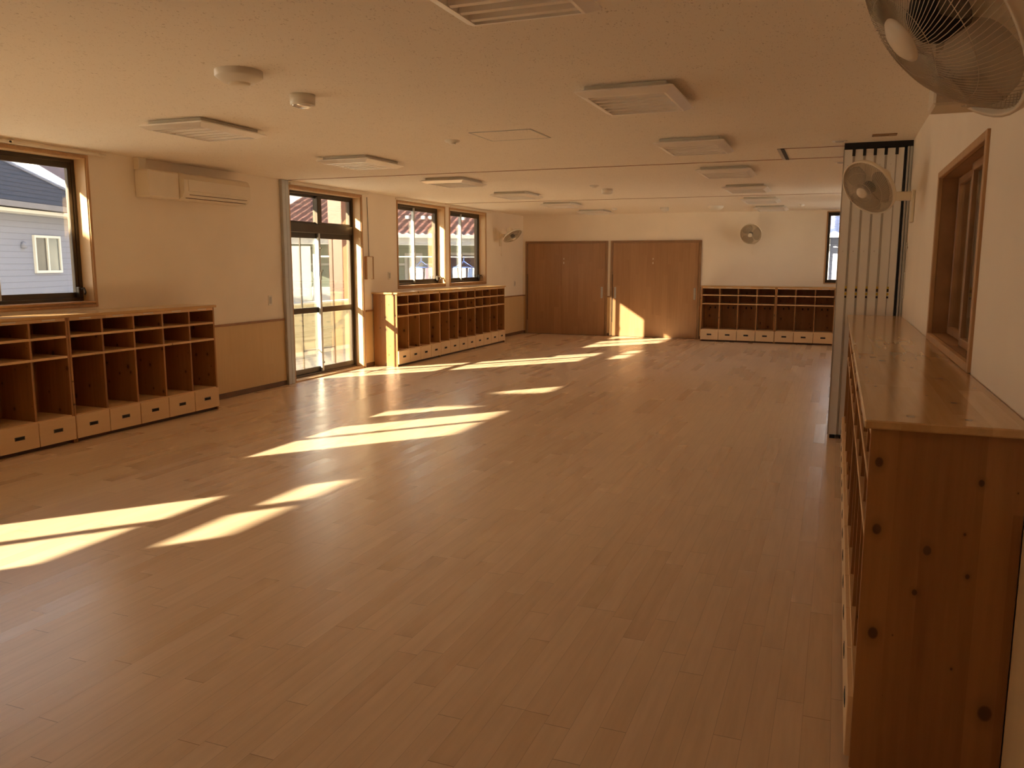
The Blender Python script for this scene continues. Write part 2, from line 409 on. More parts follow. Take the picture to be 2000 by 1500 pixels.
w = MB(); holed(w, XL, XR, -.1, HC+.1, [(-.24, .40, 1.17, 2.50)], lambda a, b, p, q: w.box(a, YB, p, b, YB+.2, q)); struct('wall_back', w, MT['wall'])
w = MB(); holed(w, YF-.1, YB+.2, -.1, HC+.1, [(3.77, 5.41, 1.13, 2.03), (11.9, 13.55, WZ0, WZ1), (14.4, 16.05, WZ0, WZ1)], lambda a, b, p, q: w.box(XR, a, p, XR+WT, b, q)); struct('wall_right', w, MT['wall'])
struct('wall_front', B(XL, YF-.1, -.1, XR, YF, HC+.1), MT['door'])
struct('floor', B(XL-WT, YF-.1, -.1, XR+WT, YB+.2, 0), MT['floor'])
struct('ceiling', B(XL-WT, YF-.1, HC, XR+WT, YB+.2, HC+.12), MT['ceiling'])

# corridor behind the interior window
w = MB(); w.box(XR+1.6, 2.5, 0, XR+1.7, 7.5, 2.6).box(XR+.16, 2.4, 0, XR+1.7, 2.5, 2.6).box(XR+.16, 7.5, 0, XR+1.7, 7.6, 2.6).box(XR+.16, 2.4, -.1, XR+1.7, 7.6, 0).box(XR+.16, 2.4, 2.6, XR+1.7, 7.6, 2.7)
struct('wall_corridor', w, MT['corridor'])
cl = bpy.data.lights.new('corridor_fill', 'POINT'); cl.energy = 14; cl.color = (1, .8, .55); cl.shadow_soft_size = .15  # unseen fill light, added to brighten the corridor behind the glass
clo = bpy.data.objects.new('corridor_fill', cl); COL.objects.link(clo); clo.location = (XR+1.2, 5.0, 2.4)

# wainscot, cap rail, baseboard (left wall segments between openings)
segs = [(YF, -.82), (.95, 8.54), (10.46, YB)]
w = MB(); c = MB(); bb = MB()
for a, b in segs:
    w.box(XL, a, .06, XL+.008, b, .82); c.box(XL, a, .82, XL+.022, b, .845, bev=.004); bb.box(XL, a, 0, XL+.014, b, .06, bev=.003)
struct('trim_1', w, MT['wains'], 'light wood wainscot on the left wall'); struct('trim_2', c, MT['cap'], 'brown cap rail on the left wall'); struct('baseboard_left', bb, MT['base'])
w = MB(); c = MB(); bb = MB()
for a, b in ((XL+.02, -6.38), (-4.535, -4.465), (-2.585, XR-.02)):
    w.box(a, YB-.008, .06, b, YB, .82); c.box(a, YB-.022, .82, b, YB, .845, bev=.004); bb.box(a, YB-.014, 0, b, YB, .06, bev=.003)
struct('trim_3', w, MT['wains_b'], 'light wood wainscot on the back wall'); struct('trim_4', c, MT['cap'], 'brown cap rail on the back wall'); struct('baseboard_back', bb, MT['base'])
struct('baseboard_right', B(XR-.014, YF, 0, XR, 2.53, .06, bev=.003), MT['base'])
w = B(XR-.008, YF, .06, XR, 2.53, .82); struct('trim_5', w, MT['wains'], 'light wood wainscot on the right wall')
# ceiling joints: shallow dark rails where the ceiling boards meet
struct('trim_6', B(XL+.05, 8.66, HC-.004, -.55, 8.69, HC), MT['cap'], 'thin brown ceiling joint above the glass door')
struct('trim_7', B(XL+.05, 13.05, HC-.004, XR, 13.08, HC), MT['cap'], 'thin brown ceiling joint above the far windows')
w = MB().box(-.55, 7.88, HC-.004, 0, 7.90, HC).box(-.55, 8.66, HC-.004, 0, 8.69, HC)
struct('trim_8', w, MT['cap'], 'brown outline of the partition parking slot')
w = MB().box(-.57, 7.88, HC-.006, -.54, 8.69, HC, 0).box(-.54, 7.88, HC-.007, -.51, 8.69, HC, 1)
struct('trim_9', w, [MT['silver'], MT['black']], 'dark end of the partition track')
w = MB().box(-.01, 7.72, HC-.046, XR, 8.70, HC, 0)  # solid black block paints the shade of the gap above the panels
struct('trim_10', w, [MT['black']], 'black block painted in for the shaded partition pocket')
w = MB().box(XL, 8.54, 0, XL+.045, 8.61, HC, 0, bev=.006).box(XL, 8.62, 0, XL+.035, 8.69, HC, 0, bev=.006).box(XL, 8.61, 0, XL+.02, 8.62, HC, 1)
struct('trim_11', w, [MT['silver'], MT['black']], 'silver partition jamb on the left wall')

# ------------------------------------------------------------------ windows
def ring(mb, x0, x1, y0, y1, z0, z1, t, mi=0, tb=None, bev=.003):
    """rectangular frame in the y-z plane"""
    tb = tb or t
    mb.box(x0, y0, z0, x1, y0+t, z1, mi, bev=bev); mb.box(x0, y1-t, z0, x1, y1, z1, mi, bev=bev)
    mb.box(x0, y0+t, z0, x1, y1-t, z0+tb, mi, bev=bev); mb.box(x0, y0+t, z1-t, x1, y1-t, z1, mi, bev=bev)
def sash(parent, xc, y0, y1, z0, z1, t=.035, tb=.05, lite_far=False, lite_near=False, glass=None, name='sash'):
    m = MB(); x0, x1 = xc-.014, xc+.014
    m.box(x0, y0, z0, x1, y0+t, z1, 1 if lite_near else 0, bev=.003); m.box(x0, y1-t, z0, x1, y1, z1, 1 if lite_far else 0, bev=.003)
    m.box(x0, y0+t, z0, x1, y1-t, z0+tb, 0, bev=.003); m.box(x0, y0+t, z1-tb, x1, y1-t, z1, 0, bev=.003)
    s = build(name, m, [MT['bronze'], MT['silver']], parent)
    build('glass_pane', B(xc-.003, y0+t-.005, z0+tb-.005, xc+.003, y1-t+.005, z1-tb+.005), glass or MT['glass'], s)
    return s
def window(idx, y0, y1, right=False):
    r = st('window_%d' % idx, (XR, y1, WZ0) if right else (XL, y0, WZ0), (0, 0, math.pi if right else 0)); W = y1-y0; H = WZ1-WZ0
    m = MB()   # lining of the reveal
    m.box(-.13, 0, 0, 0, .012, H).box(-.13, W-.012, 0, 0, W, H).box(-.13, .012, 0, 0, W-.012, .014).box(-.13, .012, H-.014, 0, W-.012, H)
    build('wooden_lining', m, MT['lining'], r)
    m = MB(); ring(m, -.002, .014, -.022, W+.022, -.024, H+.022, .026)
    build('wooden_casing', m, MT['casing'], r)
    build('sill_board', B(-.12, .012, .014, .03, W-.012, .03, bev=.004), MT['casing'], r)
    m = MB(); ring(m, -WT-.01, -.13, .004, W-.004, .004, H-.004, .042, tb=.055)
    build('outer_frame', m, MT['bronze'], r)
    sash(r, -.185, .046, W/2+.03, .06, H-.046, lite_far=True)
    s = sash(r, -.152, W/2-.03, W-.046, .06, H-.046, lite_near=True)
    build('crescent_latch', B(-.14, W/2-.022, .48, -.118, W/2-.008, .56, bev=.003), MT['bronze'], r)
    m = MB(); m.box(-.13, W-.09, .06, -.09, W-.05, .16, bev=.006); m.tube([(-.09, W-.07, .14), (-.06, W-.06, .15), (-.045, W-.06, .11), (-.05, W-.07, .09)], .009)
    build('crank_handle', m, MT['bronze'], r)
    return r
window(1, 2.22, 3.87); window(2, 4.08, 5.73); window(3, 11.46, 13.12); window(4, 13.33, 14.93)
window(7, 11.9, 13.55, True); window(8, 14.4, 16.05, True)  # unseen windows behind the partition, added to bring daylight to the far end

def glass_door(idx, y0, y1):
    r = st('door_%d' % idx, (XL, y0, 0)); W = y1-y0; H = 2.47
    m = MB().box(-.13, -.0, 0, 0, .014, H).box(-.13, W-.014, 0, 0, W, H).box(-.13, .014, H-.014, 0, W-.014, H)
    build('wooden_lining', m, MT['lining'], r)
    m = MB().box(-.002, -.035, 0, .014, .004, H+.03, bev=.003).box(-.002, W-.004, 0, .014, W+.03, H+.03, bev=.003).box(-.002, .004, H-.004, .014, W-.004, H+.03, bev=.003)
    build('wooden_casing', m, MT['casing'], r)
    build('threshold', B(-.13, .014, 0, .0, W-.014, .02, bev=.004), MT['lining'], r)
    m = MB(); ring(m, -WT-.01, -.12, .004, W-.004, 0, H-.004, .042, tb=.045); m.box(-WT-.01, .046, 1.93, -.115, W-.046, 2.045, bev=.004).box(-.20, W/2-.05, 2.045, -.125, W/2+.05, H-.046, bev=.004)
    build('outer_frame', m, MT['bronze'], r)
    sash(r, -.185, .046, W/2+.03, .046, 1.93, t=.045, tb=.07, lite_far=True)
    sash(r, -.15, W/2-.03, W-.046, .046, 1.93, t=.045, tb=.07, lite_near=True)
    m = MB()
    for xc, a, b in ((-.185, .091, W/2-.015), (-.15, W/2+.015, W-.091)): m.box(xc-.014, a, .86, xc+.014, b, .935, bev=.003)
    build('middle_rail', m, MT['bronze'], r)
    m = MB().box(-.205, .46, .11, -.193, .484, 1.87).box(-.205, 1.21, .11, -.193, 1.234, 1.87)
    if idx == 2: build('muntin', m, MT['bronze'], r); build('guard_bar', B(-.215, .484, .34, -.206, 1.21, .362), MT['silver'], r)
    sash(r, -.175, .046, W/2+.02, 2.047, H-.046, t=.035, tb=.03, name='transom_sash')
    sash(r, -.15, W/2-.02, W-.046, 2.047, H-.046, t=.035, tb=.03, name='transom_sash')
    m = MB().box(-.135, W/2-.02, 1.30, -.115, W/2-.003, 1.42, bev=.004).tube([(-.115, W/2-.012, 1.40), (-.09, W/2-.012, 1.44)], .006)
    build('door_latch', m, MT['bronze'], r)
    build('upper_latch', B(-.135, W/2-.02, 1.72, -.11, W/2-.003, 1.745, bev=.003), MT['bronze'], r)
    build('lower_latch', B(-.135, W/2-.02, .16, -.11, W/2-.003, .185, bev=.003), MT['bronze'], r)
    return r
glass_door(1, -.77, .90); glass_door(2, 8.73, 10.40)

# narrow window in the back wall behind the partition
r = st('window_5', (-.24, YB, 1.17)); 
m = MB(); W_, H_ = .64, 1.33
for t, y0, y1, a in ((.024, -.012, .10, 0),):
    m.box(-.02, y0, -.02, t-.02, y1, H_+.02).box(W_-.004, y0, -.02, W_+.02, y1, H_+.02).box(0, y0, -.02, W_, y1, 0).box(0, y0, H_, W_, y1, H_+.02)
build('wooden_casing', m, MT['casing'], r)
m = MB().box(.004, .10, 0, .05, .18, H_).box(W_-.05, .10, 0, W_-.004, .18, H_).box(.05, .10, 0, W_-.05, .18, .06).box(.05, .10, H_-.06, W_-.05, .18, H_).box(.30, .11, .06, .33, .17, H_-.06)
build('outer_frame', m, MT['bronze'], r)
build('glass_pane', B(.045, .137, .055, W_-.045, .143, H_-.055), MT['glass'], r)

# interior window in the right wall
r = st('window_6', (XR, 3.77, 1.13)); W_, H_ = 1.64, .90
m = MB(); ring(m, -.014, .012, -.03, W_+.03, -.03, H_+.03, .036); build('wooden_casing', m, MT['casing'], r)
m = MB().box(.012, 0, 0, .15, .006, H_).box(.012, W_-.006, 0, .15, W_, H_).box(.012, .006, 0, .15, W_-.006, .006).box(.012, .006, H_-.006, .15, W_-.006, H_); build('wooden_lining', m, MT['cap'], r)
m = MB(); ring(m, .055, .085, .007, W_/2+.02, .007, H_-.007, .04); s1 = build('sash', m, MT['cap'], r)
build('glass_pane', B(.067, .04, .04, .073, W_/2-.02, H_-.04), MT['glass'], s1)
m = MB(); ring(m, .09, .12, W_/2-.02, W_-.007, .007, H_-.007, .04); s1 = build('sash', m, MT['cap'], r)
build('glass_pane', B(.102, W_/2+.02, .04, .108, W_-.04, H_-.04), MT['glass'], s1)

# ------------------------------------------------------------------ sliding doors in the back wall
def wood_door(idx, x0, x1, split, leaves):
    r = st('door_%d' % idx, (x0, YB, 0)); W = x1-x0; H = 2.0
    m = MB().box(0, -.035, 0, .045, .0, H, bev=.004).box(W-.045, -.035, 0, W, 0, H, bev=.004).box(.045, -.035, H-.045, W-.045, 0, H, bev=.004)
    build('door_frame', m, MT['door_frame'], r)
    build('floor_track', B(.045, -.03, 0, W-.045, 0, .006), MT['base'], r)
    for a, b, yy, hs in leaves:
        l = build('door_leaf', B(a, yy-.012, .008, b, yy+.0, H-.047, bev=.002), MT['door'], r)
        for hx in hs:
            h = MB().box(hx-.022, yy-.016, .80, hx+.022, yy-.0125, 1.04, 0, bev=.002).box(hx-.012, yy-.0175, .82, hx+.012, yy-.0162, 1.02, 1)
            build('recessed_handle', h, [MT['steel'], MT['part_edge']], l)
    m = MB()
    for sx_ in split: m.box(sx_-.008, -.0255, 1.52, sx_+.008, -.0245, 1.56, 0, bev=.0002).box(sx_-.008, -.0255, 1.61, sx_+.008, -.0245, 1.64, 0, bev=.0002)
    build('paper_tag', m, MT['plate'], r)
    build('rubber_edge', B(.045, -.03, .3, .055, -.0255, 1.3), MT['black'], r)
    return r
wood_door(3, -6.38, -4.53, [.88], [(.05, .86, -.002, []), (.84, 1.80, -.012, [1.73])])
wood_door(4, -4.47, -2.59, [.90], [(.05, .94, -.012, [.11]), (.94, 1.83, -.012, [1.77])])

# ------------------------------------------------------------------ cubby cabinets
PIT, CD, CH = .3525, .40, 1.075          # bay pitch, body depth, body height
Z1, Z2, ZD, ZP = .905, .735, .245, .035  # undersides: shelf 1, shelf 2, deck, plinth
T = .02
M_div = B(-T/2, .006, ZD, T/2, CD-.014, CH-.0).mesh('divider'); M_div.materials.append(MT['pine_side'])
M_drw = MB().box(.004, -.016, .0, PIT-.004, .004, ZD-ZP-.012, 0, bev=.002).box(.02, .005, .005, PIT-.02, .34, .15, 0).mesh('drawer'); M_drw.materials.append(MT['drawer'])
M_hnd = MB().box(-.045, -.0185, -.015, .045, -.0165, .015, 0, bev=.001).box(-.036, -.0195, -.009, .036, -.0186, .009, 1).mesh('recessed_pull'); M_hnd.materials.append(MT['pull_metal']); M_hnd.materials.append(MT['pull_hole_shade'])  # near-black slab on the plate stands for the shade inside the pull
hk = MB().box(-.012, -.006, -.02, .012, 0, .02, 0, bev=.002).tube([(0, -.004, 0), (0, -.028, -.004), (0, -.034, .012)], .004)
M_hook = hk.mesh('coat_hook'); M_hook.materials.append(MT['hook'])
M_tag = B(-.06, -.0035, -.004, .06, -.0, .006, bev=.0003).mesh('name_strip'); M_tag.materials.append(MT['plate'])
def inst(name, me, parent, loc):
    o = bpy.data.objects.new(name, me); COL.objects.link(o); o.parent = parent; o.location = loc; return o
def cabinet(n, loc, rotz, label, group):
    """front at local y=0, length along +x, depth towards +y"""
    t = thing('cubby_cabinet', label, 'cabinet', loc, (0, 0, rotz), group); W = n*PIT
    for a in (0, W-T): build('side_panel', B(a, 0, 0, a+T, CD, CH, bev=.0015), MT['pine_side'], t)
    build('back_panel', B(T, CD-.012, ZP, W-T, CD, CH), MT['pine_back'], t)
    for z in (Z1, Z2, ZD-T):
        build('shelf', B(T, .0, z, W-T, CD-.013, z+T, bev=.0015), MT['pine_shelf'], t)
    build('top_rail', B(T, .0, CH-.028, W-T, .02, CH), MT['pine_shelf'], t)
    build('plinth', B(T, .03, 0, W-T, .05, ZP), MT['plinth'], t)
    for i in range(1, n): inst('divider', M_div, t, (i*PIT, 0, 0))
    for i in range(n):
        d = inst('drawer', M_drw, t, (i*PIT, 0, ZP)); inst('recessed_pull', M_hnd, d, (PIT/2, 0, .105))
        inst('coat_hook', M_hook, t, ((i+.5)*PIT-.05, CD-.0125, .655)); inst('coat_hook', M_hook, t, ((i+.5)*PIT+.05, CD-.0125, .655)); inst('name_strip', M_tag, t, ((i+.5)*PIT, -.0002, CH-.012))
    return t
R90 = math.radians(90)
def worktop(L, loc, rotz, label, over=.02, near_over=.02, far_over=.02, d=.42):
    o = build('worktop', B(-near_over, -over, 0, L+far_over, d, .025, bev=.004), MT['pine_top'], loc=loc, rot=(0, 0, rotz))
    return tag(o, label, 'worktop')
# left wall: fronts face +x ; local x -> world +y needs rotz=+90, depth -> -x
FX = XL+.42+.0
cabinet(5, (FX, 5.06, 0), R90, 'pine cubby cabinet of five bays beside the wainscot, left wall near the air conditioner', 'cubby cabinets under the near left window')
cabinet(5, (FX, 5.06-5*PIT-.004, 0), R90, 'pine cubby cabinet cut off by the left edge, below the near left window', 'cubby cabinets under the near left window')
cabinet(5, (FX, 5.06-10*PIT-.008, 0), R90, 'pine cubby cabinet on the left wall next to the nearer glass door', 'cubby cabinets under the near left window')
worktop(15*PIT+.008, (FX, 5.06-10*PIT-.008, CH), R90, 'long pine top board on the near left cubby cabinets under the window')
g = 'cubby cabinets under the two far left windows'
cabinet(4, (FX, 10.66, 0), R90, 'pine cubby cabinet next to the glass door with its knotty end panel partly in sun', g)
cabinet(4, (FX, 10.66+4*PIT, 0), R90, 'middle pine cubby cabinet of the three under the pair of far left windows', g)
cabinet(4, (FX, 10.66+8*PIT, 0), R90, 'pine cubby cabinet nearest the back wall in the row on the left', g)
worktop(12*PIT, (FX, 10.66, CH), R90, 'pine top board on the cabinets under the pair of far left windows')
g = 'cubby cabinets along the back wall'
cabinet(4, (-2.50, YB-.42, 0), 0, 'four-bay pine cubby cabinet on the back wall beside the brown sliding door', g)
cabinet(3, (-2.50+4*PIT+.004, YB-.42, 0), 0, 'three-bay pine cubby cabinet on the back wall half behind the folding partition', g)
worktop(7*PIT+.004, (-2.50, YB-.42, CH), 0, 'pine top board on the cubby cabinets at the back wall')
# right wall: fronts face -x ; local x -> world -y, depth -> +x : rotz=-90
RX = .113; g = 'cubby cabinets along the right wall'
y = 7.50
y0r = 2.55
L5 = 5*PIT
cabinet(5, (RX, y0r+L5, 0), -R90, 'dark knotty pine cubby cabinet nearest the camera, end panel facing us', g)
cabinet(5, (RX, y0r+2*L5+.004, 0), -R90, 'middle pine cubby cabinet of the right wall row, below the interior window', g)
cabinet(4, (RX, y0r+2*L5+4*PIT+.008, 0), -R90, 'far pine cubby cabinet of the right wall row, against the folding partition', g)
worktop(5.10, (RX, 7.63, CH), -R90, 'long glossy pine top board on the cabinets along the right wall', far_over=.03, near_over=.06, d=.405)

# ------------------------------------------------------------------ stacked partition panels
def panel(i, label):
    x0 = -.015 + i*.083
    t = thing('partition_panel', label, 'partition', (x0, 7.72, 0), group='stacked partition panels')
    m = MB().box(.003, .02, .03, .080, .95, 2.495, 0, bev=.003)
    build('panel_body', m, MT['part_face'], t)
    m = MB().box(.0, 0, .03, .009, .02, 2.495, 0, bev=.002).box(.074, 0, .03, .083, .02, 2.495, 0, bev=.002).box(.009, .004, .03, .074, .02, 2.495, 1)
    build('edge_profile', m, [MT['part_edge'], MT['part_face']], t)
    build('top_trolley', B(.070, -.004, 2.44, .094, .002, 2.503), MT['black'], t)
    build('bottom_seal', B(.02, -.015, 0, .063, .93, .03), MT['black'], t)
    m = MB().box(.074, -.004, 1.30, .090, 0, 1.325, 1).box(.074, -.004, 1.325, .090, 0, 1.345, 0).box(.074, -.004, 1.27, .090, 0, 1.29, 0).box(.074, -.004, 1.245, .09, 0, 1.262, 1)
    build('lock_marker', m, [MT['yellow'], MT['black']], t)
    build('screw_cap', MB().box(.036, .004, 1.64, .044, .008, 1.648, 0).box(.036, .004, 2.36, .044, .008, 2.368, 0), MT['part_edge'], t)
pl = ['silver grey partition panel at the left edge of the stack', 'silver grey partition panel, second from the left in the stack', 'silver grey partition panel, third from the left in the stack', 'silver grey partition panel, third from the right wall in the stack', 'silver grey partition panel, last but one before the right wall', 'silver grey partition panel closest to the right wall in the stack']
for i in range(6):
    if i < 5: panel(i, pl[i])
t = thing('partition_panel', pl[5], 'partition', (-.015+5*.083, 7.72, 0), group='stacked partition panels')
build('panel_body', B(.003, .02, .03, .058, .95, 2.495, bev=.003), MT['part_face'], t)
build('edge_profile', B(.0, 0, .03, .055, .02, 2.495, bev=.002), MT['part_face'], t)
build('rubber_seal', B(.058, -.002, .0, .075, .94, 2.495), MT['black'], t)
w = MB().box(.478, 7.70, 0, .493, 8.68, HC-.05, 0, bev=.003).box(.497, 7.70, 0, .517, 8.68, HC-.05, 0, bev=.003).box(.493, 7.705, 0, .497, 8.68, HC-.05, 1)
struct('trim_12', w, [MT['silver'], MT['black']], 'silver partition jamb on the right wall')

# ------------------------------------------------------------------ ceiling lights
def light_proto():
    t = thing('ceiling_light', '', 'light', (0, 0, HC))
    build('housing', MB().box(-.24, -.31, -.03, .24, .31, 0, bev=.004), MT['white'], t)
    m = MB(); o_, i_ = (.285, .355), (.235, .305)
    def rr(hx, hy, z): return [(-hx, -hy, z), (hx, -hy, z), (hx, hy, z), (-hx, hy, z)]
    P = rr(.26, .33, -.03)+rr(*o_, -.042)+rr(*o_, -.052)+rr(*i_, -.082)+rr(.222, .292, -.082)+rr(.222, .292, -.03)
    F = []
    for k in range(5):
        for j in range(4): F.append((k*4+j, k*4+(j+1) % 4, (k+1)*4+(j+1) % 4, (k+1)*4+j))
    m.add([(p[0], p[1], p[2]*.8) for p in P], F); build('flared_frame', m, MT['reflector'], t)
    build('reflector', B(-.221, -.291, -.036, .221, .291, -.031), MT['reflector'], t)
    for k in range(6):
        yc = -.243+k*.097; s = MB()
        s.prism([(yc-.016, -.064), (yc, -.059), (yc+.016, -.064), (yc+.006, -.034), (yc-.006, -.034)], 0, -.221, .221)
        build('louvre_slat', s, MT['reflector'], t)
    return t
LY = [2.88, 5.06, 7.24, 9.38, 11.52, 13.68, 15.75]
lp = light_proto(); first = True
ordn = ['nearest', 'second nearest', 'third nearest', 'fourth nearest', 'fifth nearest', 'sixth nearest', 'farthest']
for row, X in (('right', -1.19), ('left', -4.47)):
    for k, Y in enumerate(LY):
        if row == 'left' and k == 0: continue
        o = lp if first else copy_tree(lp); first = False
        o.location = (X, Y, HC)
        if row == 'right': lab = ('white louvred ceiling light cut off by the top edge of the photo' if k == 0 else 'white louvred ceiling light, %s in the right-hand row' % ordn[k])
        else: lab = ('white louvred ceiling light before the air conditioner, nearest in the left-hand row' if k == 1 else 'white louvred ceiling light, %s visible in the left-hand row' % ordn[k-1] if k < 6 else 'white louvred ceiling light, farthest in the left-hand row above the left sliding door')
        tag(o, lab, 'light', 'louvred ceiling lights')

# small ceiling devices
def dev(name, prof, loc, label, cat, m='white', extra=None, group=None):
    if extra:
        t = thing(name, label, cat, loc, group=group); build('body', MB().lathe(prof), MT[m], t); build(extra[0], MB().lathe(extra[1]), MT[extra[2]], t); return t
    o = build(name, MB().lathe(prof), MT[m], loc=loc); return tag(o, label, cat, group)
dev('smoke_detector', [(.125, 0), (.125, -.03), (.118, -.036), (.085, -.06), (.06, -.062)], (-3.04, 3.72, HC), 'large round white detector on the ceiling nearest the camera', 'detector', extra=('sensor_grille', [(.058, -.0615), (.056, -.07), (.045, -.075), (.0, -.075)], 'cream'))
dev('emergency_downlight', [(.0, 0), (.075, 0), (.075, -.062), (.068, -.064), (.066, -.05)], (-3.10, 4.37, HC), 'white cylinder emergency light with a glassy underside, near the big detector', 'light', extra=('glass_lens', [(.064, -.05), (.064, -.066), (.03, -.078), (.0, -.08)], 'bright'))
dev('ceiling_sensor', [(.065, 0), (.06, -.014), (.03, -.02), (.03, -.03), (.0, -.032)], (-3.06, 6.39, HC), 'small round sensor on the ceiling in front of the access hatch', 'sensor')
dev('ceiling_sensor', [(.065, 0), (.06, -.014), (.03, -.02), (.03, -.03), (.0, -.032)], (-3.05, 10.68, HC), 'small flat sensor beside a white cylinder light, middle of the ceiling', 'sensor')
dev('emergency_downlight', [(.0, 0), (.075, 0), (.075, -.062), (.068, -.064), (.066, -.05)], (-3.03, 11.25, HC), 'white cylinder emergency light in the middle of the ceiling', 'light', extra=('glass_lens', [(.064, -.05), (.064, -.066), (.03, -.078), (.0, -.08)], 'white'))
dev('ceiling_sensor', [(.05, 0), (.05, -.02), (.02, -.04), (.0, -.042)], (-3.95, 15.2, HC), 'tiny sensor on the ceiling between the two sliding doors', 'sensor')
dev('emergency_downlight', [(.0, 0), (.075, 0), (.075, -.062), (.068, -.064), (.066, -.05)], (-3.03, 15.3, HC), 'white cylinder emergency light near the back wall', 'light', extra=('glass_lens', [(.064, -.05), (.064, -.066), (.03, -.078), (.0, -.08)], 'white'))
dev('smoke_detector', [(.14, 0), (.14, -.02), (.12, -.045), (.09, -.07), (.0, -.075)], (-2.1, 15.2, HC), 'round domed detector on the ceiling near the back wall fan', 'detector')
dev('ceiling_sensor', [(.05, 0), (.05, -.02), (.02, -.04), (.0, -.042)], (-.66, 15.3, HC), 'tiny sensor on the ceiling above the back cubby cabinets', 'sensor')
for X, Y, l in ((-.05, 7.56, 'small recessed downlight just in front of the partition slot'), (-.04, 9.12, 'small recessed downlight just behind the partition slot')):
    dev('recessed_downlight', [(.06, 0), (.06, -.006), (.045, -.008), (.04, -.002)], (X, Y, HC), l, 'light', extra=('lens', [(.039, -.002), (.03, -.012), (.0, -.014)], 'bright'))
o = build('ceiling_vent', MB().box(-.09, -.05, -.008, .09, .05, 0, bev=.002).box(-.03, -.03, -.014, .03, .0, -.008), MT['door_frame'], loc=(.28, 7.32, HC)); tag(o, 'small brown rectangular fitting on the ceiling above the folding partition', 'vent')
m = MB(); 
for a in ((-2.76, 6.06, -2.24, 6.075), (-2.76, 6.52, -2.24, 6.535), (-2.76, 6.06, -2.75, 6.535), (-2.255, 6.06, -2.24, 6.535)): m.box(a[0], a[1], HC-.004, a[2], a[3], HC)
ch = thing('ceiling_hatch', 'square access hatch outlined by a thin metal rim in the ceiling', 'hatch', (0, 0, 0))
build('rim', m, MT['silver'], ch); build('hatch_panel', B(-2.75, 6.075, HC-.003, -2.255, 6.52, HC), MT['ceiling'], ch)

